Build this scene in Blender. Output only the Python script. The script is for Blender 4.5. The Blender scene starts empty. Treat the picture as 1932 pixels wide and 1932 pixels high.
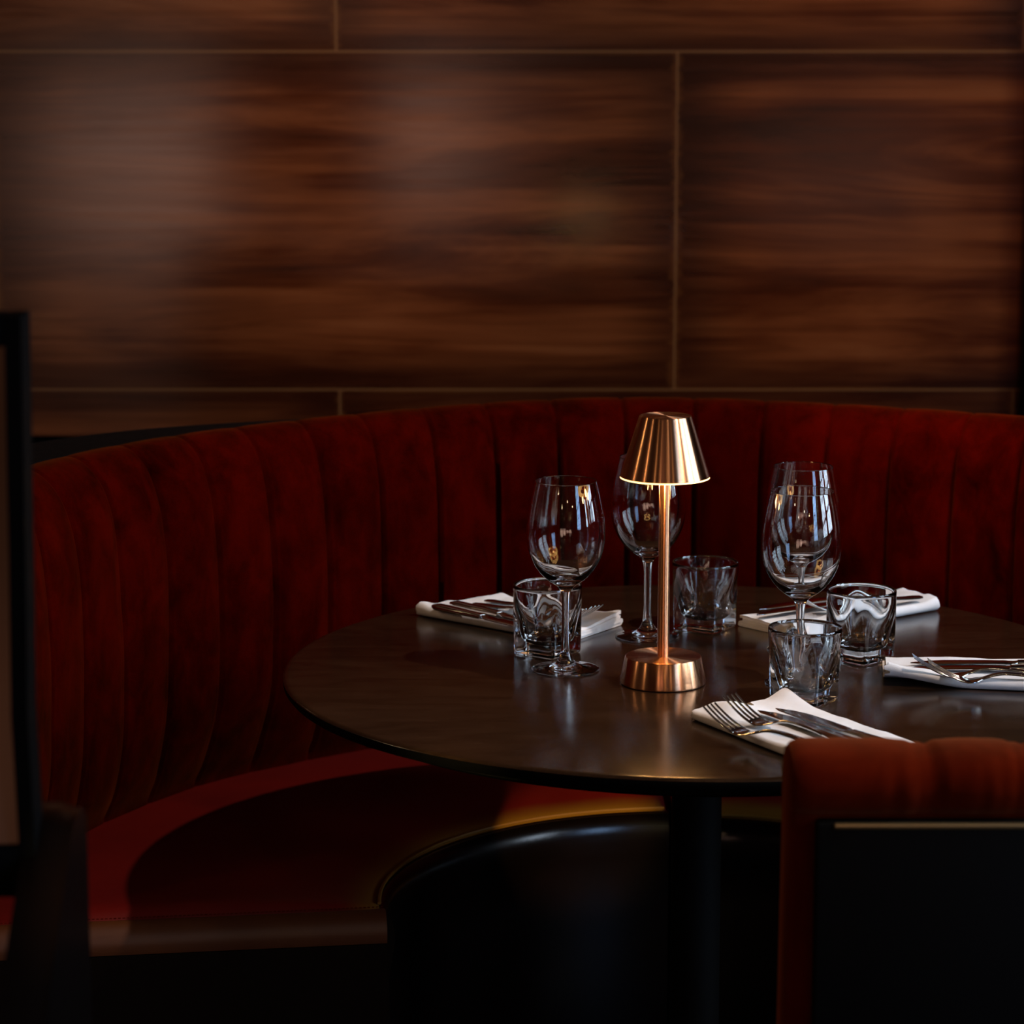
import bpy, bmesh, math, random
from math import sin, cos, pi, radians, hypot, atan2
from mathutils import Vector, noise, Matrix
random.seed(7)
SC = bpy.context.scene
COL = SC.collection

# ------------------------------------------------------------------ helpers
def link(o, parent=None):
    COL.objects.link(o)
    if parent is not None:
        o.parent = parent
    return o

def obj(name, bm, mat, parent=None, smooth=True, angle=35, loc=None):
    bmesh.ops.recalc_face_normals(bm, faces=bm.faces[:])
    me = bpy.data.meshes.new(name)
    bm.to_mesh(me); bm.free()
    if smooth:
        me.polygons.foreach_set('use_smooth', [True] * len(me.polygons))
        me.set_sharp_from_angle(angle=radians(angle))
    me.materials.append(mat)
    o = bpy.data.objects.new(name, me)
    if loc: o.location = loc
    return link(o, parent)

def thing(name, label, cat, loc=(0, 0, 0), rot=(0, 0, 0), group=None):
    o = bpy.data.objects.new(name, None)
    o.empty_display_size = .05
    o.location = loc; o.rotation_euler = rot
    return tag(link(o), label, cat, group)

def tag(o, label, cat, group=None):
    o['label'] = label; o['category'] = cat
    if group: o['group'] = group
    return o

def struct(o):
    o['kind'] = 'structure'
    return o

def dup(root, label, loc, rot):
    r = root.copy(); COL.objects.link(r)
    r.location = loc; r.rotation_euler = rot; r['label'] = label
    for ch in list(root.children):
        c = ch.copy(); COL.objects.link(c); c.parent = r
        for g in list(ch.children):
            d = g.copy(); COL.objects.link(d); d.parent = c
    return r

def box(bm, x0, x1, y0, y1, z0, z1, bev=0, seg=2):
    vs = [bm.verts.new((x, y, z)) for z in (z0, z1) for y in (y0, y1) for x in (x0, x1)]
    fs = [(0, 1, 3, 2), (4, 6, 7, 5), (0, 4, 5, 1), (2, 3, 7, 6), (0, 2, 6, 4), (1, 5, 7, 3)]
    fa = [bm.faces.new([vs[i] for i in f]) for f in fs]
    if bev:
        es = list({e for f in fa for e in f.edges})
        bmesh.ops.bevel(bm, geom=es, offset=bev, segments=seg, profile=.5, affect='EDGES')
    return bm

def lathe(prof, n=64, bm=None):
    bm = bm or bmesh.new()
    rings = []
    for r, z in prof:
        if r < 1e-6:
            rings.append([bm.verts.new((0, 0, z))])
        else:
            rings.append([bm.verts.new((r * cos(2 * pi * i / n), r * sin(2 * pi * i / n), z)) for i in range(n)])
    for a, b in zip(rings, rings[1:]):
        for i in range(n):
            j = (i + 1) % n
            if len(a) == 1 and len(b) == 1: continue
            if len(a) == 1: bm.faces.new((a[0], b[i], b[j]))
            elif len(b) == 1: bm.faces.new((a[i], b[0], a[j]))
            else: bm.faces.new((a[i], b[i], b[j], a[j]))
    return bm

def grid(bm, rows, close_u=False, close_v=False, caps=False):
    V = [[bm.verts.new(p) for p in r] for r in rows]
    nu, nv = len(V), len(V[0])
    for i in range(nu if close_u else nu - 1):
        for j in range(nv if close_v else nv - 1):
            a, b = V[i], V[(i + 1) % nu]; k = (j + 1) % nv
            bm.faces.new((a[j], b[j], b[k], a[k]))
    if caps:
        bm.faces.new(V[0]); bm.faces.new(V[-1][::-1])
    return V

def smoothpath(pts, n):
    """Catmull-Rom resample of a list of tuples."""
    P = [Vector(p) for p in pts]
    P = [P[0] * 2 - P[1]] + P + [P[-1] * 2 - P[-2]]
    out = []
    for i in range(1, len(P) - 2):
        for k in range(n):
            t = k / n
            a, b, c, d = P[i - 1], P[i], P[i + 1], P[i + 2]
            out.append(.5 * ((2 * b) + (c - a) * t + (2 * a - 5 * b + 4 * c - d) * t * t + (3 * b - a - 3 * c + d) * t ** 3))
    out.append(P[-2])
    return out

def lerp_table(tab, x):
    if x <= tab[0][0]: return tab[0][1]
    for (a, va), (b, vb) in zip(tab, tab[1:]):
        if x <= b:
            t = (x - a) / (b - a); t = t * t * (3 - 2 * t)
            return va + (vb - va) * t
    return tab[-1][1]

def ss(a, b, x):
    t = max(0, min(1, (x - a) / (b - a))); return t * t * (3 - 2 * t)

# ------------------------------------------------------------------ materials
class NT:
    def __init__(s, name):
        s.m = bpy.data.materials.new(name); s.m.use_nodes = True
        s.t = s.m.node_tree; s.b = s.t.nodes['Principled BSDF']
    def n(s, typ, **kw):
        nd = s.t.nodes.new(typ)
        for k, v in kw.items(): setattr(nd, k, v)
        return nd
    def l(s, a, b): s.t.links.new(a, b)
    def set(s, **kw):
        for k, v in kw.items(): s.b.inputs[k.replace('_', ' ')].default_value = v
    def math(s, op, a, b=None, c=None):
        nd = s.n('ShaderNodeMath', operation=op)
        for i, v in enumerate((a, b, c)):
            if v is None: continue
            if isinstance(v, (int, float)): nd.inputs[i].default_value = v
            else: s.l(v, nd.inputs[i])
        return nd.outputs[0]
    def noise(s, vec, scale, detail=4, rough=.55, dist=0):
        nd = s.n('ShaderNodeTexNoise')
        nd.inputs['Scale'].default_value = scale; nd.inputs['Detail'].default_value = detail
        nd.inputs['Roughness'].default_value = rough; nd.inputs['Distortion'].default_value = dist
        if vec is not None: s.l(vec, nd.inputs['Vector'])
        return nd.outputs['Fac']
    def ramp(s, fac, stops):
        nd = s.n('ShaderNodeValToRGB'); cr = nd.color_ramp
        while len(cr.elements) < len(stops): cr.elements.new(.5)
        for e, (p, c) in zip(cr.elements, stops):
            e.position = p; e.color = (*c, 1) if len(c) == 3 else c
        s.l(fac, nd.inputs[0]); return nd.outputs[0]
    def coords(s, scale=(1, 1, 1), which='Object', loc=(0, 0, 0)):
        tc = s.n('ShaderNodeTexCoord'); mp = s.n('ShaderNodeMapping')
        mp.inputs['Scale'].default_value = scale; mp.inputs['Location'].default_value = loc
        s.l(tc.outputs[which], mp.inputs['Vector']); return mp.outputs[0]
    def bump(s, h, strength=.3, dist=.01):
        nd = s.n('ShaderNodeBump'); nd.inputs['Strength'].default_value = strength
        nd.inputs['Distance'].default_value = dist
        s.l(h, nd.inputs['Height']); s.l(nd.outputs[0], s.b.inputs['Normal'])

def simple(name, col, rough=.5, metal=0, **kw):
    kw.setdefault('Specular_IOR_Level', .5 if metal else .06)
    q = NT(name); q.set(Base_Color=(*col, 1), Roughness=rough, Metallic=metal, **kw)
    v = q.coords(); f = q.noise(v, 40, 3)
    r = q.n('ShaderNodeMapRange'); r.inputs[3].default_value = rough * .85; r.inputs[4].default_value = rough * 1.15
    q.l(f, r.inputs[0]); q.l(r.outputs[0], q.b.inputs['Roughness'])
    return q.m

def velvet(name, dark, light, scale=26, rough=.85, sheen=.35, tint=(1, .25, .12)):
    q = NT(name); v = q.coords((1, 1, .55))
    a = q.noise(v, scale, 6, .65, .4); b = q.noise(v, scale * .22, 3, .5)
    f = q.math('ADD', q.math('MULTIPLY', a, .6), q.math('MULTIPLY', b, .4))
    c = q.ramp(f, [(.36, dark), (.62, light)])
    q.l(c, q.b.inputs['Base Color']); q.set(Roughness=rough, Sheen_Weight=sheen, Sheen_Roughness=.45, Specular_IOR_Level=0.0)
    q.b.inputs['Sheen Tint'].default_value = (*tint, 1)
    q.bump(q.noise(q.coords(), 900, 2), .12, .002)
    return q.m

def leather(name, dark, light, rough=.36):
    q = NT(name); v = q.coords()
    f = q.noise(v, 7, 6, .6, .3)
    q.l(q.ramp(f, [(.3, dark), (.72, light)]), q.b.inputs['Base Color'])
    q.set(Roughness=rough, Specular_IOR_Level=.5)
    vo = q.n('ShaderNodeTexVoronoi'); vo.inputs['Scale'].default_value = 700; q.l(v, vo.inputs['Vector'])
    q.bump(vo.outputs['Distance'], .05, .001)
    return q.m

def worn_leather():
    m = leather('oxblood_leather', (.088, .0016, .0005), (.130, .0034, .0011), .42)
    q = NT.__new__(NT); q.m = m; q.t = m.node_tree; q.b = q.t.nodes['Principled BSDF']
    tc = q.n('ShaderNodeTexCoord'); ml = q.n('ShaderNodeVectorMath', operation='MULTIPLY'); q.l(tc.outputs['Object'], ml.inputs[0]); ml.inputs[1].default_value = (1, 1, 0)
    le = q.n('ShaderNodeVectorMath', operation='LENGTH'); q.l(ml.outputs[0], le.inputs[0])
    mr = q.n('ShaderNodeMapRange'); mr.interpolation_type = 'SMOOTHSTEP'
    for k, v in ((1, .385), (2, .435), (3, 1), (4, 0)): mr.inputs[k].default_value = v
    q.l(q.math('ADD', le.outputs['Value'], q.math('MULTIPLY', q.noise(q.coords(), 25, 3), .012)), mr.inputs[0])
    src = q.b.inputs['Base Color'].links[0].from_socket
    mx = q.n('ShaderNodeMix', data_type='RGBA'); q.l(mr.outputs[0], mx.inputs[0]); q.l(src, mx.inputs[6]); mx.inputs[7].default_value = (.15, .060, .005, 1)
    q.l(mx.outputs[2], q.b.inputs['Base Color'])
    return m

def wood_wall():
    q = NT('walnut_panels'); W, H = 1.2115, .6011
    tc = q.n('ShaderNodeTexCoord'); sp = q.n('ShaderNodeSeparateXYZ'); q.l(tc.outputs['Object'], sp.inputs[0])
    x, z = sp.outputs[0], sp.outputs[2]
    rz = q.math('DIVIDE', q.math('SUBTRACT', z, .8089), H)
    row = q.math('FLOOR', rz); fz = q.math('FRACT', q.math('ADD', rz, 10))
    odd = q.math('ABSOLUTE', q.math('MODULO', row, 2))
    cx = q.math('ADD', q.math('DIVIDE', q.math('SUBTRACT', x, .2918), W), q.math('MULTIPLY', odd, .4965))
    col = q.math('FLOOR', cx); fx = q.math('FRACT', q.math('ADD', cx, 10))
    ex = q.math('MULTIPLY', q.math('MINIMUM', fx, q.math('SUBTRACT', 1, fx)), W)
    ez = q.math('MULTIPLY', q.math('MINIMUM', fz, q.math('SUBTRACT', 1, fz)), H)
    joint = q.math('LESS_THAN', q.math('MINIMUM', ex, ez), .0016)
    idn = q.math('ADD', q.math('MULTIPLY', row, 3.17), q.math('MULTIPLY', col, 7.31))
    cb = q.n('ShaderNodeCombineXYZ')
    q.l(q.math('MULTIPLY', x, .75), cb.inputs[0]); q.l(idn, cb.inputs[1]); q.l(q.math('MULTIPLY', z, 9), cb.inputs[2])
    f1 = q.noise(cb.outputs[0], 1.3, 7, .62, 1.1)
    cb2 = q.n('ShaderNodeCombineXYZ')
    q.l(q.math('MULTIPLY', x, 1.6), cb2.inputs[0]); q.l(idn, cb2.inputs[1]); q.l(q.math('MULTIPLY', z, 60), cb2.inputs[2])
    f2 = q.noise(cb2.outputs[0], 1.2, 4, .6, .3)
    cb3 = q.n('ShaderNodeCombineXYZ')
    q.l(q.math('MULTIPLY', x, 1.2), cb3.inputs[0]); q.l(idn, cb3.inputs[1]); q.l(q.math('MULTIPLY', z, 2.6), cb3.inputs[2])
    f3 = q.noise(cb3.outputs[0], 1.5, 3, .5, .5)
    f = q.math('ADD', q.math('ADD', q.math('MULTIPLY', f1, .55), q.math('MULTIPLY', f2, .12)), q.math('MULTIPLY', f3, .33))
    def sstep(v, a, b):
        mr = q.n('ShaderNodeMapRange'); mr.interpolation_type = 'SMOOTHSTEP'
        mr.inputs[1].default_value = a; mr.inputs[2].default_value = b; q.l(v, mr.inputs[0]); return mr.outputs[0]
    # stain burnt darker towards the edges of every board, raw lighter rim
    wob = q.math('MULTIPLY', q.math('SUBTRACT', f2, .5), .16)
    core = q.math('MULTIPLY', sstep(q.math('ADD', ex, wob), .0, .15), sstep(q.math('ADD', ez, q.math('MULTIPLY', wob, .25)), .0, .085))
    c = q.ramp(f, [(.34, (.014, .0026, .0007)), (.45, (.060, .0115, .0028)), (.56, (.142, .036, .0100)), (.70, (.22, .068, .0215))])
    dk = q.n('ShaderNodeMix', data_type='RGBA'); q.l(q.math('MULTIPLY_ADD', core, .72, .28), dk.inputs[0]); dk.inputs[6].default_value = (.016, .0036, .0016, 1); q.l(c, dk.inputs[7])
    rim = q.math('MULTIPLY', q.math('SUBTRACT', 1, sstep(q.math('ADD', q.math('MINIMUM', ex, q.math('ADD', ez, .004)), q.math('MULTIPLY', wob, .25)), .001, .011)), .24)
    lt = q.n('ShaderNodeMix', data_type='RGBA'); q.l(rim, lt.inputs[0]); q.l(dk.outputs[2], lt.inputs[6]); lt.inputs[7].default_value = (.17, .055, .014, 1)
    mx = q.n('ShaderNodeMix', data_type='RGBA'); q.l(joint, mx.inputs[0]); q.l(lt.outputs[2], mx.inputs[6]); mx.inputs[7].default_value = (.15, .062, .022, 1)
    q.l(mx.outputs[2], q.b.inputs['Base Color'])
    q.l(q.math('MULTIPLY_ADD', f2, .10, .10), q.b.inputs['Roughness']); q.set(Specular_IOR_Level=.5)
    q.bump(q.math('MULTIPLY', joint, -1), .10, .002)
    return q.m

def table_mat():
    q = NT('brown_laminate'); v = q.coords((1, 3.2, 1))
    a = q.noise(v, 9, 7, .65, .5); b = q.noise(q.coords(), 160, 3)
    f = q.math('ADD', q.math('MULTIPLY', a, .8), q.math('MULTIPLY', b, .2))
    q.l(q.ramp(f, [(.35, (.0125, .0056, .0023)), (.65, (.030, .0140, .0064))]), q.b.inputs['Base Color'])
    # faint rings left by glasses
    tc = q.n('ShaderNodeTexCoord')
    tot = None
    for cx, cy, r in ((.07, -.10, .040), (.09, -.16, .042), (-.235, -.055, .036), (-.20, -.02, .03), (-.15, .03, .05), (-.255, -.125, .052), (.055, -.165, .055)):
        mp = q.n('ShaderNodeVectorMath', operation='DISTANCE'); q.l(tc.outputs['Object'], mp.inputs[0]); mp.inputs[1].default_value = (cx, cy, 0)
        d = q.math('ABSOLUTE', q.math('SUBTRACT', mp.outputs['Value'], r))
        g = q.math('LESS_THAN', d, .0012); tot = g if tot is None else q.math('MAXIMUM', tot, g)
    ro = q.math('ADD', q.math('MULTIPLY', a, .10), .14)
    ro = q.math('ADD', ro, q.math('MULTIPLY', tot, .12))
    q.l(ro, q.b.inputs['Roughness']); q.set(Specular_IOR_Level=.42)
    return q.m

def copper(name, axis='Z'):
    q = NT(name)
    v = q.coords((1, 1, 260)); f = q.noise(v, 3, 3)
    q.l(q.ramp(f, [(.3, (.80, .36, .17)), (.7, (.90, .46, .25))]), q.b.inputs['Base Color'])
    q.set(Metallic=1, Roughness=.27, Anisotropic=1.0, Anisotropic_Rotation=.25)
    tg = q.n('ShaderNodeTangent', direction_type='RADIAL', axis='Z'); q.l(tg.outputs[0], q.b.inputs['Tangent'])
    return q.m

def glass(name, tint=(1, 1, 1)):
    q = NT(name); q.set(Base_Color=(*tint, 1), Roughness=0.0, IOR=1.5, Transmission_Weight=1)
    q.l(q.ramp(q.noise(q.coords(), 3, 1), [(.3, tint), (.7, tuple(min(1, c * 1.004) for c in tint))]), q.b.inputs['Base Color'])
    return q.m

def linen():
    q = NT('white_linen'); v = q.coords()
    a = q.noise(v, 30, 5, .6)
    q.l(q.ramp(a, [(.3, (.84, .81, .80)), (.7, (.93, .915, .91))]), q.b.inputs['Base Color'])
    q.set(Roughness=.85, Sheen_Weight=.1, Specular_IOR_Level=.2)
    q.bump(q.math('ADD', q.math('MULTIPLY', q.noise(q.coords(), 1100, 2), .25), q.math('MULTIPLY', a, 1)), .18, .004)
    return q.m

def steel():
    q = NT('polished_steel'); v = q.coords((1, 20, 1))
    f = q.noise(v, 30, 3)
    q.l(q.ramp(f, [(.3, (.62, .60, .57)), (.7, (.74, .72, .69))]), q.b.inputs['Base Color'])
    q.set(Metallic=1, Roughness=.13); return q.m

def emit(name, col, s):
    q = NT(name); q.set(Base_Color=(*col, 1), Roughness=.6)
    q.b.inputs['Emission Color'].default_value = (*col, 1); q.b.inputs['Emission Strength'].default_value = s
    return q.m

M = dict(
    wood=wood_wall(), table=table_mat(), copper=copper('brushed_copper'), glass=glass('clear_glass'),
    tumbler=glass('thick_clear_glass', (.99, .996, .993)), linen=linen(), steel=steel(),
    velvet=velvet('dark_red_velvet', (.0095, .00007, .00003), (.046, .0007, .0002), sheen=.07, tint=(1, .22, .03)),
    rust=velvet('rust_velvet', (.032, .0015, .0002), (.076, .0050, .0009), 18, .8, .2, (1, .30, .10)),
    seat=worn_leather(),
    tan=leather('worn_tan_leather', (.055, .012, .0018), (.085, .022, .0032), .45),
    blackleather=leather('black_leather', (.0014, .0006, .0004), (.0026, .0009, .0007), .22),
    black=simple('matte_black', (.002, .0018, .0018), .6),
    blackmetal=simple('black_powdercoat', (.0012, .0011, .0011), .6, 0, Specular_IOR_Level=.03),
    brass=simple('aged_brass', (.30, .235, .12), .40, 1),
    glow=emit('warm_diffuser', (1.0, .62, .22), 3.2),
    darkfloor=simple('dark_floorboards', (.016, .009, .006), .5),
    plaster=simple('dark_plaster', (.055, .030, .018), .8),
    amber=None,
)

# ------------------------------------------------------------------ room shell
RX0, RX1, RY0, RY1, RH = -3.2, 3.3, -3.6, 5.2, 4.6
bm = bmesh.new(); box(bm, RX0, RX1, RY0, RY1 + .25, -.1, 0); struct(obj('floor', bm, M['darkfloor'], smooth=False))
bm = bmesh.new(); box(bm, RX0, RX1, RY0, RY1 + .25, RH, RH + .1); struct(obj('ceiling', bm, M['plaster'], smooth=False))
bm = bmesh.new(); box(bm, RX0, RX1, RY1, RY1 + .15, .725, RH); struct(obj('wall_back', bm, M['wood'], smooth=False))
bm = bmesh.new(); box(bm, RX0, RX1, RY1 + .05, RY1 + .15, 0, .725); struct(obj('wall_back_lower', bm, M['black'], smooth=False))
bm = bmesh.new(); box(bm, RX0 - .15, RX0, RY0, RY1 + .15, 0, RH); struct(obj('wall_left', bm, M['plaster'], smooth=False))
bm = bmesh.new(); box(bm, .9155, 1.14, 5.165, 5.2, 0, RH, .004); struct(obj('trim_1', bm, M['black'], smooth=False))

def wall_with_openings(name, axis, pos, thick, a0, a1, opens):
    """Wall along the given axis with rectangular openings (a_lo, a_hi, z_lo, z_hi)."""
    bm = bmesh.new()
    cuts = sorted(opens)
    def bx(p0, p1, z0, z1):
        if p1 - p0 < 1e-4 or z1 - z0 < 1e-4: return
        if axis == 'y': box(bm, pos, pos + thick, p0, p1, z0, z1)
        else: box(bm, p0, p1, pos, pos + thick, z0, z1)
    cur = a0
    for lo, hi, zl, zh in cuts:
        bx(cur, lo, 0, RH); bx(lo, hi, 0, zl); bx(lo, hi, zh, RH); cur = hi
    bx(cur, a1, 0, RH)
    return struct(obj(name, bm, M['plaster'], smooth=False))

RW = [(-1.9, -.1, .95, 3.3), (1.55, 2.45, .95, 3.3), (2.75, 3.65, .95, 3.3)]          # windows in the right wall
FW = [(-2.25, -1.17, .22, 1.08), (-1.10, -.17, .46, 1.10), (1.1, 2.1, .30, .95)]           # windows in the wall behind the viewer
wall_with_openings('wall_right', 'y', RX1, .15, RY0, RY1 + .15, RW)
wall_with_openings('wall_front', 'x', RY0 - .15, .15, RX0 - .15, RX1 + .15, FW)

def window(name, axis, pos, o, nx, nz):
    lo, hi, zl, zh = o
    bm = bmesh.new(); w = .022
    def bx(p0, p1, z0, z1):
        if axis == 'y': box(bm, pos + .05, pos + .09, p0, p1, z0, z1)
        else: box(bm, p0, p1, pos + .05, pos + .09, z0, z1)
    for i in range(nx + 1):
        p = lo + (hi - lo) * i / nx; bx(max(lo, p - w), min(hi, p + w), zl, zh)
    for i in range(nz + 1):
        z = zl + (zh - zl) * i / nz; bx(lo, hi, max(zl, z - w), min(zh, z + w))
    struct(obj(name, bm, M['black'], smooth=False))

def area(name, loc, rot, sx, sy, power, col, spread=180):
    L = bpy.data.lights.new(name, 'AREA'); L.shape = 'RECTANGLE'; L.size = sx; L.size_y = sy
    L.energy = power; L.color = col; L.spread = radians(spread)
    o = bpy.data.objects.new(name, L); o.location = loc; o.rotation_euler = rot; link(o); return o

def spot(name, loc, target, power, col, size, blend=.5, radius=.04):
    L = bpy.data.lights.new(name, 'SPOT'); L.energy = power; L.color = col
    L.spot_size = radians(size); L.spot_blend = blend; L.shadow_soft_size = radius
    o = bpy.data.objects.new(name, L); o.location = loc
    o.rotation_euler = (Vector(target) - Vector(loc)).to_track_quat('-Z', 'Y').to_euler(); link(o); return o

for k, o in enumerate(RW):
    window('window_%d' % (k + 1), 'y', RX1, o, 3, 7)
    area('daylight', (RX1 + .16, (o[0] + o[1]) / 2, (o[2] + o[3]) / 2), (0, radians(90), 0), o[3] - o[2], o[1] - o[0], (150, 110, 110)[k], ((.34, .58, 1.0), (.66, .82, 1.0), (.66, .82, 1.0))[k])
for k, o in enumerate(FW):
    window('window_%d' % (k + 4), 'x', RY0 - .15, o, 1, 1)
    area('daylight', ((o[0] + o[1]) / 2, RY0 - .16, (o[2] + o[3]) / 2), (radians(90), 0, 0), o[1] - o[0], o[3] - o[2], (8.0, 6.0, 1.4)[k], (1.0, .58, .44))

# ceiling spots, then unseen fill spots added for the wall and seat edge
spot('ceiling_spot', (2.45, 2.30, 4.44), (.05, 3.45, .6), 410, (1, .82, .72), 34, .6, .05)
spot('ceiling_spot', (.9, -1.6, 4.4), (.35, 3.1, .7), 14, (1, .76, .56), 24, .6, .05)
spot('ceiling_spot', (-1.7, .6, 4.4), (.66, 4.02, .98), 1300, (1, .66, .36), 8, 1, .08)  # added tight spot, warms the top of the right backrest
spot('wall_fill', (-.8, 1.4, 4.3), (-.26, 5.2, 1.25), 330, (1, .80, .72), 11, 1, .15)  # added fill standing in for a window reflection on the wood
spot('wall_fill', (.2, 1.6, 4.3), (-.2, 5.2, 1.50), 40, (1, .62, .40), 34, 1, .15)  # broad weak fill added over the wood
spot('wall_fill', (1.6, 2.4, 4.3), (.66, 5.2, 1.24), 210, (1, .60, .30), 15, 1, .15)  # warm fill added to brighten the right-hand panels
spot('seat_edge_fill', (-1.2, -2.3, 2.1), (.085, 3.69, .435), 2600, (1, .76, .30), 2.0, .3, .03)  # narrow beam added for the gold glow on the inner seat edge

# unseen warm point lights added for streaks and glints on copper, glass and steel
for k, p in enumerate(((-2.6, -1.6, 2.5), (-1.5, -3.0, 2.3), (.5, -3.2, 2.5), (2.3, -2.9, 2.3), (3.0, .6, 2.6), (-2.9, 1.4, 2.4), (-2.6, 3.6, 2.5))):
    L = bpy.data.lights.new('glint_light', 'POINT'); L.energy = 14; L.color = (1, .66, .36); L.shadow_soft_size = .06
    o = bpy.data.objects.new('glint_light', L); o.location = p; link(o)

# ------------------------------------------------------------------ table
TC = (.218, 3.325); TZ = .74; TR = .485
tb = thing('round_table', 'round dark brown pedestal table laid for four inside the curved banquette', 'table', (TC[0], TC[1], 0))
bm = lathe([(0, .7372), (TR, .7372), (TR - .001, .7385), (TR - .004, .7396), (TR - .008, TZ), (0, TZ)], 192)
top = obj('tabletop', bm, M['table'], tb)
bm = lathe([(TR - .05, .724), (TR - .012, .724), (TR - .004, .726), (TR - .0008, .730), (TR, .7345), (TR, .7372), (TR - .05, .7372), (TR - .05, .724)], 192)
obj('edge_band', bm, M['black'], tb)
bm = lathe([(0, .706), (.430, .706), (.436, .710), (.436, .7235), (0, .7235)], 96); obj('under_frame', bm, M['black'], tb)
bm = lathe([(0, .02), (.0295, .02), (.0295, .706), (0, .706)], 48); obj('pedestal', bm, M['black'], tb)
bm = lathe([(0, 0), (.255, 0), (.26, .004), (.255, .010), (.08, .018), (.04, .03), (0, .03)], 96); obj('foot_plate', bm, M['blackmetal'], tb)

# ------------------------------------------------------------------ banquette
BC = Vector((.22, 3.33))
RT = [(-8, .872), (16, .860), (30, .836), (45, .830), (54, .826), (62, .817), (70, .815), (79, .832), (91, .856), (100, .854),
      (108, .834), (119, .815), (131, .812), (147, .830), (160, .848), (188, .872)]
def rtop(d):
    return sum(lerp_table(RT, d + k) for k in (-6, -3, 0, 3, 6)) / 5
bq = thing('curved_banquette', 'curved dark red channel-tufted banquette wrapped around the round table', 'banquette', (BC.x, BC.y, 0))
# profile of the back: (offset from top crest radius, z, bulge weight)
PROF = smoothpath([(-.040, .440, 0), (-.036, .462, .3), (-.048, .50, .9), (-.058, .56, 1), (-.062, .64, 1), (-.064, .72, 1), (-.061, .80, 1),
                   (-.054, .86, 1), (-.040, .903, 1), (-.018, .928, .9), (.006, .936, .8), (.030, .928, .7), (.046, .905, .5), (.050, .86, .3), (.050, .60, 0)], 4)
SP = 7.0; A0, A1 = -8.5, 188.5
bm = bmesh.new(); rows = []
n_ang = int((A1 - A0) / SP * 30)
for i in range(n_ang + 1):
    d = A0 + (A1 - A0) * i / n_ang
    ph = ((d - 94.1) / SP) % 1.0
    s = abs(ph - .5) * 2                       # 1 on the seam, 0 mid channel
    bul = .0100 * (1 - s ** 3.6) - .0085 * math.exp(-((1 - s) / .045) ** 2) + .0022 * math.exp(-((1 - s - .11) / .035) ** 2)
    r0 = rtop(d); a = radians(d); row = []
    for off, z, w in PROF:
        j = noise.noise(Vector((d * .11, z * 9, 3.1))) * .0030
        tilt = w
        # bulge pushes the front face inward and the crest upward
        k = max(0, min(1, (z - .86) / .07))
        g = ss(30, 55, d) * (1 - ss(138, 160, d))
        off = off + (.004 + .020 * g) * (1 - ss(.46, .62, z)) * (1 if z < .80 and w > 0 else 0)
        rr = r0 + off - (bul * w + j) * (1 - k * .8)
        zz = z + bul * w * k * .28
        row.append((rr * cos(a), rr * sin(a), zz))
    rows.append(row)
V = grid(bm, rows)
bm.faces.new(V[0]); bm.faces.new(V[-1][::-1])
backrest = obj('backrest', bm, M['velvet'], bq, angle=80)
# black shell added for the shade strip behind the velvet, deeper towards the left
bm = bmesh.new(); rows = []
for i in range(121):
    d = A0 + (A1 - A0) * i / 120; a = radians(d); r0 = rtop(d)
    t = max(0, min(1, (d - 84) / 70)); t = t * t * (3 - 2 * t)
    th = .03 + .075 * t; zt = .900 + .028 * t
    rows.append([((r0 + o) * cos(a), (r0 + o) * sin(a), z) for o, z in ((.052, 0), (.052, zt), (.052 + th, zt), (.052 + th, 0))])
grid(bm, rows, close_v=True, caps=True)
obj('shade_shell', bm, M['black'], bq, angle=30)

def seat_section(d0, d1, rin, zt, mat_top, seam_part):
    """Ring-shaped upholstered seat from angle d0 to d1, inner radius rin."""
    bm = bmesh.new(); rows = []
    N = int(abs(d1 - d0) / 1.5)
    e = .022
    prof = [(0, .06), (-.004, .20), (-.002, .34), (.000, zt - .060), (-.006, zt - .040), (-.005, zt - .020), (.003, zt - .006), (.010, zt - .0005),
            (.018, zt + .0015), (.03, zt + .003), (.10, zt + .010), (.22, zt + .012), (.36, zt + .006), (.46, zt - .004), (.47, zt - .04), (.47, .06)]
    for i in range(N + 1):
        d = d0 + (d1 - d0) * i / N; a = radians(d)
        end = min(abs(d - d0), abs(d - d1)) * radians(1) * (rin + .05)     # metres from the end
        q = max(0, 1 - end / e); q = 1 - math.sqrt(max(0, 1 - q * q))
        row = []
        for o, z in prof:
            zz = z - (q * .020 if z > zt - .05 else 0)
            oo = o + (q * .012 if o < .2 else 0)
            r = rin + oo
            row.append((r * cos(a), r * sin(a), zz))
        rows.append(row)
    grid(bm, rows, close_v=True, caps=True)
    s = obj('seat', bm, mat_top, bq, angle=60)
    bm = bmesh.new(); rows = []
    for i in range(N + 1):
        d = d0 + .15 * (1 if d1 > d0 else -1) + (d1 - d0) * .997 * i / N; a = radians(d)
        rows.append([((rin + o) * cos(a), (rin + o) * sin(a), z) for o, z in ((-.001, .05), (-.006, .20), (-.004, .34), (-.0035, zt - .085), (-.0080, zt - .060), (-.0110, zt - .040), (-.0112, zt - .030), (-.0098, zt - .021), (-.0068, zt - .013), (-.0015, zt - .0065), (.005, zt - .0035), (.012, zt - .006), (.012, .05))])
    grid(bm, rows, close_v=True, caps=True)
    fp = obj('front_panel', bm, M['blackleather'], bq, angle=60); fp['label'] = 'dark glossy front of the seat'
    # piping along the inner top edge
    return s

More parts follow.
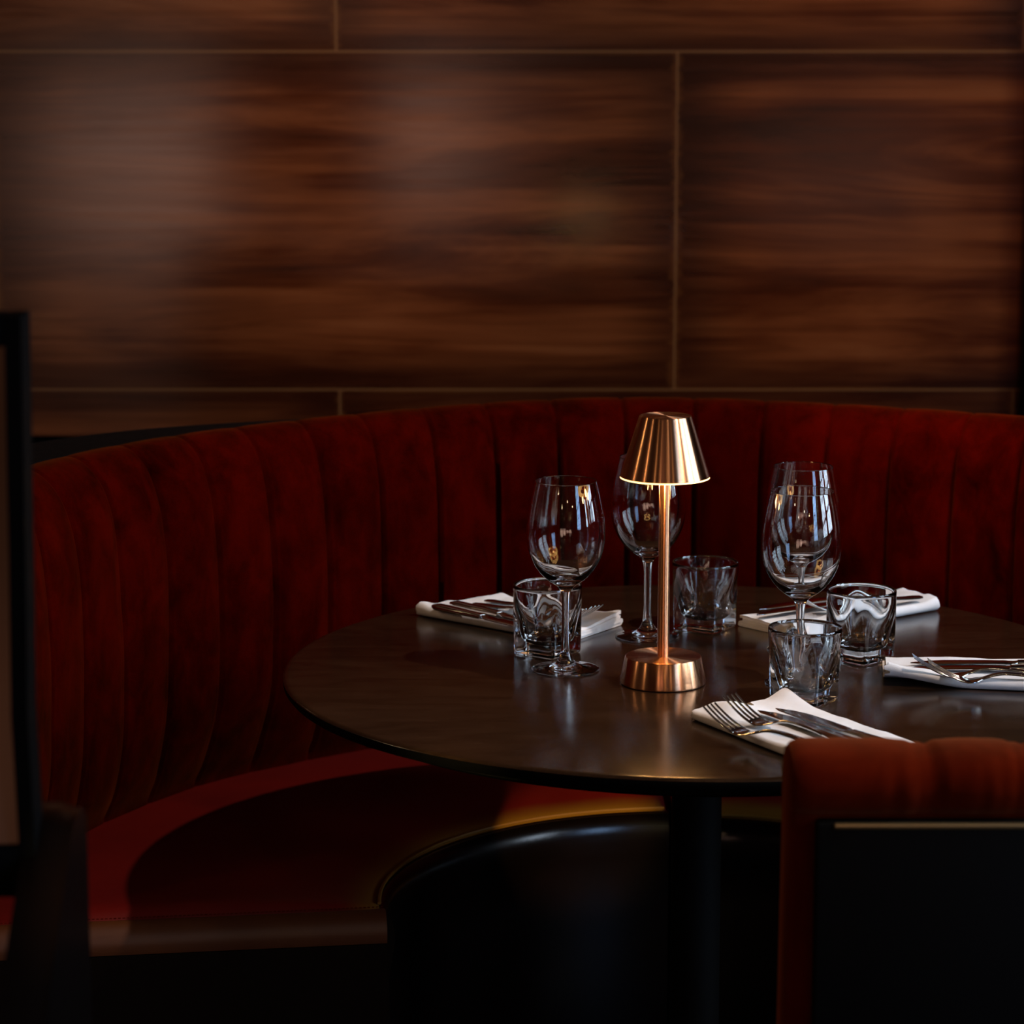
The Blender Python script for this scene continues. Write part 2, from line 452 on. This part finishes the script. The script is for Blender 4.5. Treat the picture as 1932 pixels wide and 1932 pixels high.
def tube(bm, pts, r, n=8):
    rows = []
    for i, p in enumerate(pts):
        p = Vector(p); t = (Vector(pts[min(i + 1, len(pts) - 1)]) - Vector(pts[max(i - 1, 0)])).normalized()
        u = t.cross(Vector((0, 0, 1)))
        if u.length < 1e-4: u = Vector((1, 0, 0))
        u.normalize(); v = t.cross(u)
        rr = r[i] if isinstance(r, list) else r
        rows.append([p + (u * cos(2 * pi * k / n) + v * sin(2 * pi * k / n)) * rr for k in range(n)])
    grid(bm, rows, close_v=True, caps=True)

def seat_piping(parent, d0, d1, rin, zt):
    bm = bmesh.new()
    pts = [((rin + .0055) * cos(radians(d)), (rin + .0055) * sin(radians(d)), zt + .0002) for d in [d0 + (d1 - d0) * i / 80 for i in range(81)]]
    tube(bm, pts, .0022, 6)
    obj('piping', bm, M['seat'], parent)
ZS = .46
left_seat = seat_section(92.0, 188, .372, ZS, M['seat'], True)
left_seat['label'] = 'left seat section'
seat_piping(left_seat, 93, 184, .372, ZS)
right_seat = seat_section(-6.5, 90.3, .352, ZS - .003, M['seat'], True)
right_seat['label'] = 'right seat section'
seat_piping(right_seat, -5, 89.5, .352, ZS - .003)
# straight stitched front ends of the two seat arms
def seat_end(parent, deg, sign):
    a = radians(deg); u = Vector((cos(a), sin(a), 0)); t = Vector((sin(a), -cos(a), 0)) * sign
    def panel(name, prof, mat):
        bm = bmesh.new(); rows = []
        for i in range(25):
            base = u * (.372 + (.86 - .372) * i / 24)
            rows.append([base + t * o + Vector((0, 0, z)) for o, z in prof])
        grid(bm, rows, close_v=True, caps=True)
        return obj(name, bm, mat, bq, angle=60)
    e = panel('seat_lip', ((-.02, ZS - .004), (.000, ZS + .001), (.008, ZS - .002), (.015, ZS - .007), (.020, ZS - .015), (.0215, ZS - .024), (.0195, ZS - .034), (-.02, ZS - .034)), M['tan'])
    panel('end_panel', ((-.02, ZS - .035), (.019, ZS - .035), (.019, ZS - .08), (.019, .06), (-.02, .06)), M['blackleather'])
    bm = bmesh.new()
    for i in range(96):
        s = .376 + i * .0050
        p = u * s + t * -.006 + Vector((0, 0, ZS + .0022)); tube(bm, [p - u * .0015, p + u * .0015], .0007, 5)
    obj('stitching', bm, M['rust'], e)
    return e
seat_end(left_seat, 188, -1)
seat_end(right_seat, -6.5, 1)
bm = bmesh.new(); rows = []
for i in range(97):
    a = radians(-6 + 192 * i / 96)
    rows.append([(r * cos(a), r * sin(a), z) for r, z in ((.40, 0), (.80, 0), (.80, .07), (.40, .07))])
grid(bm, rows, close_v=True, caps=True); obj('plinth', bm, M['black'], bq, angle=30)

# ------------------------------------------------------------------ table lamp
LX, LY = .173, 3.253
lamp = thing('table_lamp', 'small brushed copper table lamp with a glowing rim, standing mid table', 'lamp', (LX, LY, TZ))
bm = lathe([(0, .0008), (.0485, .0008), (.0490, .0016), (.0492, .0025), (.0436, .0308), (.0430, .0317), (.0424, .0320), (0, .0320)], 128); base = obj('base', bm, M['copper'], lamp, angle=25)
bm = lathe([(0, 0), (.0478, 0), (.0478, .0008), (0, .0008)], 96); obj('base_pad', bm, M['black'], lamp)
bm = lathe([(.0067, .031), (.0067, .300)], 48); obj('pole', bm, M['copper'], lamp)
# shade: outer cone, closed flat top, inner cone
bm = lathe([(0, .3095), (.0288, .3095), (.0293, .3093), (.0297, .3087), (.0510, .2405), (.0502, .2400), (.0497, .2405), (.0285, .3070), (0, .3070)], 128)
shade = obj('lamp_shade', bm, M['copper'], lamp, angle=25)
bm = lathe([(.0300, .2416), (.0494, .2414), (.0506, .2398), (.0509, .2386), (.0500, .2382), (.0488, .2398), (.0300, .2400), (.0300, .2416)], 96); obj('diffuser', bm, M['glow'], lamp)
bm = lathe([(.0066, .2425), (.0299, .2425), (.0299, .2405), (.0066, .2405), (.0066, .2425)], 64); obj('inner_cap', bm, M['copper'], lamp, angle=25)
L = bpy.data.lights.new('lamp_glow', 'POINT'); L.energy = .12; L.color = (1, .55, .2); L.shadow_soft_size = .006
for k in range(3):
    o = bpy.data.objects.new('lamp_glow', L); a = 2 * pi * k / 3 - pi / 2
    o.location = (LX + .028 * cos(a), LY + .028 * sin(a), TZ + .228); link(o)

# ------------------------------------------------------------------ wine glasses
FOOT = [(0, .0012), (.020, .0010), (.036, .0004), (.0388, .0004), (.0395, .0011), (.0393, .0019), (.037, .0026), (.028, .0038), (.019, .0056), (.012, .0092), (.0078, .0150), (.0056, .022)]
STEM = [(.0056, .022), (.0047, .032), (.0044, .050), (.0045, .070), (.0051, .086), (.0062, .0935)]
BOWL_OUT = [(.0062, .0935), (.0085, .0975), (.0130, .1015), (.0190, .1055), (.0255, .1108), (.0320, .1180), (.0380, .1275), (.0428, .1395), (.0454, .1530), (.0458, .1640),
            (.0446, .1780), (.0420, .1940), (.0388, .2100), (.0362, .2210), (.0355, .2238)]
BOWL_IN = [(.0352, .2240), (.0348, .2237), (.0354, .2208), (.0379, .2100), (.0411, .1940), (.0436, .1780), (.0447, .1640), (.0442, .1532), (.0415, .1404), (.0365, .1292),
           (.0303, .1204), (.0236, .1142), (.0165, .1098), (.0080, .1075), (0, .1070)]
def sm2(p, n=3): return [(max(0, q.x), q.y) for q in smoothpath([(a, b) for a, b in p], n)]
def wine_proto(label, loc):
    w = thing('wine_glass', label, 'glass', loc, group='wine glasses on the round table')
    obj('bowl', lathe(sm2(BOWL_OUT) + sm2(BOWL_IN), 96), M['glass'], w, angle=60)
    obj('stem', lathe(sm2(STEM), 48), M['glass'], w, angle=80)
    obj('foot', lathe(FOOT[:6] + sm2(FOOT[6:]), 96), M['glass'], w, angle=60)
    return w
wg = wine_proto('stemmed wine glass left of the copper lamp, in front of a square-based tumbler', (.0625, 3.318, TZ))
dup(wg, 'stemmed wine glass partly hidden behind the copper lamp', (.1660, 3.492, TZ), (0, 0, .4))
dup(wg, 'lower, nearer one of the two overlapping stemmed wine glasses right of the lamp', (.3288, 3.251, TZ), (0, 0, .8))
dup(wg, 'taller-looking rear one of the two overlapping stemmed wine glasses right of the lamp', (.3462, 3.420, TZ), (0, 0, 1.3))

# ------------------------------------------------------------------ tumblers
def superell(r, th, n):
    c, s = abs(cos(th)), abs(sin(th))
    return r / (c ** n + s ** n) ** (1 / n)
def tumbler_mesh():
    bm = bmesh.new(); N = 96; rings = []
    H = .0845
    def sq(th, half, round_r, w):
        a = superell(half, th, 12.0); return a * (1 - w) + round_r * w
    outer = [(0, .0000), (.5, .0000), (.93, .0002), (.985, .0012), (1, .0035), (1, .012), (1, .020), (1, .030), (1, .040), (1, .050), (1, .060), (1, .066), (1, .072), (1, .078), (1, .0815), (.997, .0837), (.985, .0846)]
    inner = [(.965, .0846), (.952, .0836), (.948, .080), (.945, .072), (.94, .060), (.935, .048), (.93, .036), (.91, .027), (.86, .0205), (.76, .0165), (.55, .0143), (.28, .0136), (0, .0135)]
    def wmix(z):                                   # 0 square base -> 1 round rim
        t = max(0, min(1, (z - .030) / .048)); return t * t * (3 - 2 * t)
    for k, z in outer:
        w = wmix(z); ring = []
        half = .0300 + .002 * (z / H); rr = .0412 - .0012 * (1 - z / H)
        if k == 0: rings.append([bm.verts.new((0, 0, z))]); continue
        for i in range(N):
            th = 2 * pi * i / N; r = min(sq(th, half, rr, w), .0415) * k
            # soft ribs where the four faces meet
            ring.append(bm.verts.new((r * cos(th), r * sin(th), z)))
        rings.append(ring)
    for k, z in inner:
        if k == 0: rings.append([bm.verts.new((0, 0, z))]); continue
        w = ss(.018, .074, z); ring = []
        for i in range(N):
            th = 2 * pi * i / N
            base = superell(.0278, th, 3.0) * (1 - w) + .0405 * w
            ring.append(bm.verts.new((base * k * cos(th), base * k * sin(th), z)))
        rings.append(ring)
    for a, b in zip(rings, rings[1:]):
        for i in range(N):
            j = (i + 1) % N
            if len(a) == 1: bm.faces.new((a[0], b[i], b[j]))
            elif len(b) == 1: bm.faces.new((a[i], b[0], a[j]))
            else: bm.faces.new((a[i], b[i], b[j], a[j]))
    return bm
tu = obj('tumbler', tumbler_mesh(), M['tumbler'], angle=50)
tag(tu, 'thick square-based tumbler beside the left napkin, behind the left wine glass', 'glass', 'tumblers on the round table')
tu.location = (.0424, 3.402, TZ); tu.rotation_euler = (0, 0, radians(45 + 8 - 90))
def tum(label, loc, deg):
    o = tu.copy(); COL.objects.link(o); o.location = loc; o.rotation_euler = (0, 0, radians(deg)); o['label'] = label
tum('thick square-based tumbler just right of the copper lamp', (.2395, 3.540, TZ), 45 + 12)
tum('thick square-based tumbler standing between the two right-hand napkins', (.413, 3.371, TZ), 45)
tum('nearest thick square-based tumbler, just behind the front napkin', (.3262, 3.168, TZ), 45 + 13)

# ------------------------------------------------------------------ napkins
def napkin(label, A, B, C, D, lift=None, endshape=None, endshape2=None, seed=1, T=.0115, group='folded white napkins on the table'):
    """A-B is one end, C-D the other; D-A is the folded near edge.  u runs A->D, v runs near edge->far edge."""
    A, B, C, D = [Vector(p) for p in (A, B, C, D)]
    w = ((B - A).length + (C - D).length) / 2; ln = ((D - A).length + (C - B).length) / 2
    t = T / 4
    z = [t * .5, t * 1.5, t * 2.5, t * 3.5]
    def arc(cx, cz, r, a0, a1, n): return [(cx + r * cos(radians(a0 + (a1 - a0) * k / n)), cz + r * sin(radians(a0 + (a1 - a0) * k / n))) for k in range(n + 1)]
    def run(v0, v1, zz, n): return [(v0 + (v1 - v0) * k / n, zz) for k in range(1, n)]
    R = z[3] - T / 2; r = z[2] - T / 2; e = t * .5
    path = [(w - .001, z[3])] + run(w - .001, R, z[3], 22) + arc(R, T / 2, R, 90, 270, 12) + run(R, w - .003, z[0], 16) + arc(w - .003, t, e, -90, 90, 6)[0:] \
        + run(w - .003, R + .004, z[1], 16) + arc(R + .004, T / 2, r, 270, 90, 8) + run(R + .004, w - .006, z[2], 16) + [(w - .006, z[2])]
    layer = []
    ht = t * .47
    n = len(path)
    out = []; inn = []
    for i, (v, zz) in enumerate(path):
        p0, p1 = path[max(0, i - 1)], path[min(n - 1, i + 1)]
        dx, dz = p1[0] - p0[0], p1[1] - p0[1]; m = hypot(dx, dz) or 1
        nx, nz = -dz / m, dx / m
        out.append((v + nx * ht, zz + nz * ht)); inn.append((v - nx * ht, zz - nz * ht))
    ribbon = out + inn[::-1]
    NU = 40; bm = bmesh.new(); rows = []
    rnd = random.Random(seed)
    offs = [rnd.uniform(-.004, .004) for _ in range(5)]
    for i in range(NU + 1):
        u = i / NU; row = []
        # denser sampling near the ends
        u = .5 - .5 * cos(pi * u) * (1 - .0) if False else u
        for k, (v, zz) in enumerate(ribbon):
            vn = max(0, min(1, v / w))
            lay = min(3, int(max(0, zz) / t))
            uu = u
            off0 = offs[lay] * (1 - vn * .2); off1 = offs[(lay + 2) % 5]
            e0 = off0 + (endshape(vn, lay) if endshape else 0)
            e1 = off1 + (endshape2(vn, lay) if endshape2 else 0)
            um = (e0 * (1 - uu) + uu * (ln + e1)) / ln
            P = (A * (1 - um) + D * um) * (1 - vn) + (B * (1 - um) + C * um) * vn
            # keep the rounded fold overhang
            if v < 0: P = P + (A - B).normalized() * (-v)
            q = noise.noise(Vector((um * 5 + seed, vn * 4, seed * 2.7))) * .0022 + noise.noise(Vector((um * 13, vn * 9 + seed, 1.3))) * .0008
            top = zz / T
            zz2 = zz * (1 + .12 * noise.noise(Vector((um * 3, vn * 2, seed + 9)))) + q * top * top
            if lift: zz2 += lift(um, vn, top)
            row.append((P.x, P.y, TZ + .0004 + max(0.0, zz2)))
        rows.append(row)
    grid(bm, rows, close_v=True, caps=True)
    o = obj('napkin', bm, M['linen'], angle=70)
    return tag(o, label, 'napkin', group)


napkin('folded white napkin farthest left, behind the left tumbler', (-.120, 3.611), (-.022, 3.678), (.138, 3.556), (.068, 3.452), seed=3, T=.013,
       lift=lambda u, v, t: t * (.005 * ss(.10, .0, u) * ss(.25, 0, v) + .004 * math.exp(-((u - .06) / .05) ** 2) * ss(.5, 1, v) + .006 * ss(.86, 1.0, u) * ss(.4, 1, v)))
napkin('folded white napkin at the back right, its right end catching blue daylight', (.340, 3.486), (.281, 3.552), (.505, 3.700), (.543, 3.640), seed=5, T=.0135,
       lift=lambda u, v, t: t * (.004 * ss(.9, 1, u) + .008 * math.exp(-((u - .36) / .09) ** 2) * math.exp(-((v - .05) / .2) ** 2)))
napkin('folded white napkin at the right picture edge with the rolled lifted end', (.4270, 3.236), (.4360, 3.328), (.705, 3.312), (.695, 3.186), seed=8, T=.012,
       lift=lambda u, v, t: (.011 * ss(.35, .0, u) * ss(.5, 0, v)) + t * (.006 * ss(.10, 0, u) * ss(.4, .1, v)))
napkin('folded white napkin nearest the viewer, half behind the rust velvet chair', (.1955, 3.080), (.3032, 3.140), (.430, 2.920), (.312, 2.874), seed=11, T=.012,
       endshape=lambda v, l: -.012 * ss(.15, .32, v) * (1 - ss(.4, .58, v)) + .045 * ss(.38, .62, v) * (1 - ss(.5, .62, v)),
       lift=lambda u, v, t: t * (.010 * ss(.22, .0, u) * ss(.75, 1, v) + .008 * math.exp(-((u - .10) / .10) ** 2) * math.exp(-((v - .30) / .16) ** 2)))

# ------------------------------------------------------------------ cutlery
def loft(bm, secs):
    """secs: list of (x, zc, half_width, half_thick, yc); rounded rectangular sections."""
    rows = []
    for x, zc, hw, ht, yc in secs:
        ring = []
        for k in range(12):
            a = 2 * pi * (k + .5) / 12
            c, s = cos(a), sin(a)
            ring.append((x, yc + hw * math.copysign(abs(c) ** .5, c), zc + ht * math.copysign(abs(s) ** .7, s)))
        rows.append(ring)
    grid(bm, rows, close_v=True, caps=True)

def fork_proto(label, cat='fork'):
    f = thing('dinner_fork', label, cat, group='forks laid on the napkins')
    # x runs from the handle end (-.098) to the tine tips (+.098)
    hz = [(-.098, .0030), (-.060, .0052), (-.020, .0100), (.005, .0122), (.022, .0112), (.036, .0068)]
    secs = []
    for p in smoothpath(hz, 5):
        x = p.x; t = (x + .098) / .134
        hw = lerp_table([(-.098, .0052), (-.092, .0084), (-.06, .0078), (-.01, .0042), (.012, .0031), (.036, .0042)], x)
        secs.append((x, p.y, hw, .0016, 0))
    bm = bmesh.new(); loft(bm, secs); obj('handle', bm, M['steel'], f, angle=50)
    bm = bmesh.new(); secs = []
    zc = lambda x: lerp_table([(.034, .0072), (.050, .0036), (.060, .0036), (.098, .0200)], x) if False else (.0034 + max(0, .052 - x) ** 1.6 * 2.6 + max(0, x - .050) ** 1.55 * 2.55)
    for i in range(9):
        x = .034 + .028 * i / 8
        hw = lerp_table([(.034, .0042), (.046, .0112), (.053, .0124), (.062, .0124)], x)
        secs.append((x, zc(x), hw, .0012, 0))
    loft(bm, secs)
    for k in range(4):
        y = (k - 1.5) * .0069; secs = []
        for i in range(13):
            x = .057 + .041 * i / 12
            secs.append((x, zc(x), .0019 - .0007 * i / 12, .0011 - .0003 * i / 12, y * (1 - .04 * i / 12)))
        loft(bm, secs)
    obj('fork_head', bm, M['steel'], f, angle=50)
    return f

def knife_proto(label, cat='knife'):
    k = thing('dinner_knife', label, cat, group='knives laid on the napkins')
    secs = []
    for i in range(15):
        x = -.106 + .088 * i / 14
        hw = lerp_table([(-.106, .0050), (-.102, .0082), (-.075, .0084), (-.030, .0066), (-.018, .0072)], x)
        secs.append((x, .0042, hw, lerp_table([(-.106, .0025), (-.098, .0040), (-.03, .0034), (-.018, .0030)], x), 0))
    bm = bmesh.new(); loft(bm, secs); obj('handle', bm, M['steel'], k, angle=50)
    bm = bmesh.new(); secs = []
    for i in range(25):
        x = -.019 + .125 * i / 24
        top = lerp_table([(-.019, .0050), (-.012, .0070), (.0, .0078), (.060, .0078), (.095, .0070), (.106, .0030)], x)
        bot = lerp_table([(-.019, -.0050), (-.013, -.0056), (-.006, -.0105), (.03, -.0122), (.065, -.0122), (.088, -.0088), (.100, -.0020), (.106, .0018)], x)
        secs.append((x, .0042, (top - bot) / 2, lerp_table([(-.019, .0026), (-.008, .0012), (.106, .0008)], x), (top + bot) / 2))
    loft(bm, secs); obj('blade', bm, M['steel'], k, angle=50)
    return k

def rx(deg, rollx=0, pitch=0): return (radians(rollx), radians(pitch), radians(deg))
ZN = TZ + .0128
fk = fork_proto('fork lying lowest on the front napkin, tines up')
kn = knife_proto('knife beside the forks on the front napkin, blade half under fork tines')
fk.location = (.281, 2.928, TZ + .0128); fk.rotation_euler = rx(138)
dup(fk, 'second fork from the left on the front napkin, tines rising highest', (.301, 2.962, TZ + .0138), rx(134))
kn.location = (.3250, 2.968, TZ + .0126); kn.rotation_euler = rx(123)
dup(kn, 'knife nearest the far edge of the front napkin', (.3460, 2.978, TZ + .0126), rx(123.6))
# right setting
dup(kn, 'rearmost knife on the napkin at the right picture edge', (.566, 3.2805, TZ + .0126), rx(179))
dup(kn, 'knife beneath the fork tines on the napkin at the right picture edge', (.5535, 3.254, TZ + .0126), rx(180.5))
dup(fk, 'fork lying second from the near edge of the napkin at the right picture edge', (.552, 3.214, TZ + .0135), rx(178))
dup(fk, 'fork along the near edge of the napkin at the right picture edge', (.566, 3.192, TZ + .0125), rx(176))
# left setting
dup(kn, 'knife along the near edge of the far left napkin', (-.0235, 3.513, TZ + .0135), rx(-45.5))
dup(kn, 'second knife from the near edge of the far left napkin', (-.002, 3.529, TZ + .0135), rx(-46))
dup(fk, 'second fork from the back edge of the far left napkin', (.020, 3.536, TZ + .0135), rx(-46))
dup(fk, 'rearmost fork on the far left napkin, tine tips showing right of the tumbler', (.036, 3.556, TZ + .0135), rx(-46))
# back right setting
dup(kn, 'knife with a broad brown reflecting blade on the back right napkin', (.392, 3.581, TZ + .0162), rx(31.5 + 180))
dup(kn, 'second knife deeper on the back right napkin', (.397, 3.6145, TZ + .0162), rx(32 + 180))
dup(fk, 'fork with two tine tips showing beside the wine glass stem, on the back right napkin', (.437, 3.580, TZ + .0172), rx(32 + 180))

# ------------------------------------------------------------------ rust velvet chair (right foreground)
CX0, CX1, CY = .2435, .720, 2.50
ch = thing('velvet_chair', 'rust velvet dining chair seen from behind, black back panel, right foreground', 'chair', ((CX0 + CX1) / 2, CY, 0))
ox, oy = -(CX0 + CX1) / 2, -CY
def P3(x, y, z): return (x + ox, y + oy, z)
ROLL = smoothpath([(-.040, .814), (-.048, .822), (-.052, .837), (-.046, .854), (-.026, .867), (.004, .871), (.032, .862), (.050, .838), (.054, .80), (.050, .70), (.045, .58), (.040, .46), (.0, .46), (-.030, .46), (-.034, .60), (-.036, .79)], 4)
bm = bmesh.new(); rows = []
pleats = [.363, .450, .537, .624]
NX = 150
for i in range(NX + 1):
    x = CX0 + (CX1 - CX0) * i / NX
    de = min(x - CX0, CX1 - x); e = max(0, 1 - de / .020); e = math.sqrt(max(0, 1 - e * e)) if e < 1 else 0
    dp = min(abs(x - p) for p in pleats)
    s = max(0, 1 - dp / .05)
    row = []
    for y, z in ROLL:
        up = max(0, min(1, (z - .800) / .03))
        g = 1 - up * (.060 * math.exp(-((x - .004 - min(pleats, key=lambda p: abs(x - p))) / .0050) ** 2) + .035 * math.exp(-((x + .008 - min(pleats, key=lambda p: abs(x - p))) / .0045) ** 2) + .07 * s * s)
        wr = up * .0042 * noise.noise(Vector((x * 95, z * 14, 2.2))) * s
        yc, zc = -.002, .826
        g *= (.82 + .18 * e) if z > .80 else (.75 + .25 * e)
        yy = yc + (y - yc) * g + wr; zz = zc + (z - zc) * g if z > .80 else z
        row.append(P3(x - (.004 * max(0, (.80 - z) / .35) if x < CX0 + .03 else 0), CY + yy, zz))
    rows.append(row)
grid(bm, rows, close_v=True, caps=True)
obj('backrest', bm, M['rust'], ch, angle=70)
bm = bmesh.new(); box(bm, CX0 + .0215 + ox, CX1 - .0215 + ox, -.058, -.036, .40, .811, .004); obj('back_panel', bm, M['black'], ch)
bm = bmesh.new(); box(bm, CX0 + .036 + ox, CX1 - .036 + ox, -.062, -.057, .8065, .8125, .002); obj('brass_trim', bm, M['brass'], ch)
bm = bmesh.new()
box(bm, CX0 + .01 + ox, CX1 - .01 + ox, -.03, .42, .375, .455, .03, 4); obj('seat', bm, M['rust'], ch)
for sx in (CX0 + .04, CX1 - .04):
    for sy in (-.025, .38):
        bm = bmesh.new(); rows = []
        lean = -.02 if sy < 0 else .01
        for z, r in ((0, .010), (.2, .013), (.385, .017)):
            rows.append([(sx + ox + r * cos(2 * pi * k / 16), sy + lean * (1 - z / .385) + r * sin(2 * pi * k / 16), z) for k in range(16)])
        grid(bm, rows, close_v=True, caps=True); obj('leg', bm, M['blackmetal'], ch)

# ------------------------------------------------------------------ high chair at the left edge
def amber():
    q = NT('glossy_brown_lacquer'); q.l(q.ramp(q.noise(q.coords((1, 1, .4)), 5, 3), [(.3, (.070, .038, .022)), (.7, (.11, .060, .036))]), q.b.inputs['Base Color'])
    q.set(Roughness=.34, Metallic=.7); return q.m
M['amber'] = amber()
HX, HY = -.352, 2.10
hc = thing('high_chair', 'tall dark framed chair at the left picture edge, out of focus', 'chair', (HX - .24, HY, 0))
hx = .24
bm = bmesh.new()
def post(bm, x0, x1, pts, y0, y1):
    rows = []
    for z, dx in pts:
        rows.append([(x0 + dx, y0, z), (x1 + dx, y0, z), (x1 + dx, y1, z), (x0 + dx, y1, z)])
    grid(bm, rows, close_v=True, caps=True)
pr = [(0, .0), (.85, 0), (1.0, -.004), (1.12, -.002), (1.2945, 0)]
post(bm, hx - .012, hx, pr, -.02, .02); post(bm, hx - .50, hx - .488, pr, -.02, .02)
box(bm, hx - .488, hx - .012, -.02, .02, 1.272, 1.2945, .003)
box(bm, hx - .488, hx - .012, -.02, .02, .86, .90, .003)
obj('back_frame', bm, M['blackmetal'], hc, angle=40)
bm = bmesh.new(); rows = []
for i in range(25):
    z = .90 + .372 * i / 24; yb = -.012 + .012 * sin(pi * i / 24)
    rows.append([(hx - .488, yb, z), (hx - .25, yb - .02, z), (hx - .013, yb, z), (hx - .013, yb + .012, z), (hx - .25, yb - .008, z), (hx - .488, yb + .012, z)])
grid(bm, rows, close_v=True, caps=True); obj('back_panel', bm, M['amber'], hc, angle=40)
bm = bmesh.new(); rows = []
# upholstered side with sloping arm
prf = [(-.30, .60), (-.30, .66), (-.22, .74), (-.10, .84), (.0, .905), (.02, .913), (.06, .912), (.08, .90), (.08, .30), (-.26, .30)]
for x, s in ((hx - .012, 0), (hx + .006, .6), (hx + .016, .9), (hx + .022, 1), (hx + .0225, 1)):
    rows.append([(x, y, z - (.012 * (s - .6) if z > .55 and s > .6 else 0)) for y, z in prf])
grid(bm, rows, close_v=True, caps=True); obj('side_panel', bm, M['blackleather'], hc, angle=40)
bm = bmesh.new(); box(bm, hx - .49, hx - .012, -.36, .02, .66, .74, .025, 4); obj('seat', bm, M['blackleather'], hc)
for sx in (hx - .47, hx - .02):
    for sy in (-.32, .0):
        bm = bmesh.new(); box(bm, sx - .014, sx + .014, sy - .014, sy + .014, 0, .665, .003); obj('leg', bm, M['blackmetal'], hc)

# ------------------------------------------------------------------ world, camera
w = bpy.data.worlds.new('world'); SC.world = w; w.use_nodes = True
w.node_tree.nodes['Background'].inputs[0].default_value = (.5, .42, .36, 1)
w.node_tree.nodes['Background'].inputs[1].default_value = .02
cam = bpy.data.cameras.new('camera'); co = bpy.data.objects.new('camera', cam); link(co)
co.location = (0, 0, 1.53); co.rotation_euler = (radians(90 - 10.3), 0, 0)
cam.sensor_width = 36; cam.lens = 5500 / 1932 * 36
cam.clip_start = .05
cam.dof.use_dof = True; cam.dof.focus_distance = 3.32; cam.dof.aperture_fstop = 6.6
SC.camera = co
SC.view_settings.view_transform = 'Standard'; SC.view_settings.look = 'None'
SC.view_settings.exposure = 0; SC.view_settings.gamma = 1
cy = SC.cycles
cy.use_adaptive_sampling = True; cy.adaptive_threshold = .03
cy.max_bounces = 12; cy.transmission_bounces = 12; cy.glossy_bounces = 6; cy.diffuse_bounces = 4; cy.transparent_max_bounces = 16
cy.sample_clamp_indirect = 4; cy.caustics_reflective = False
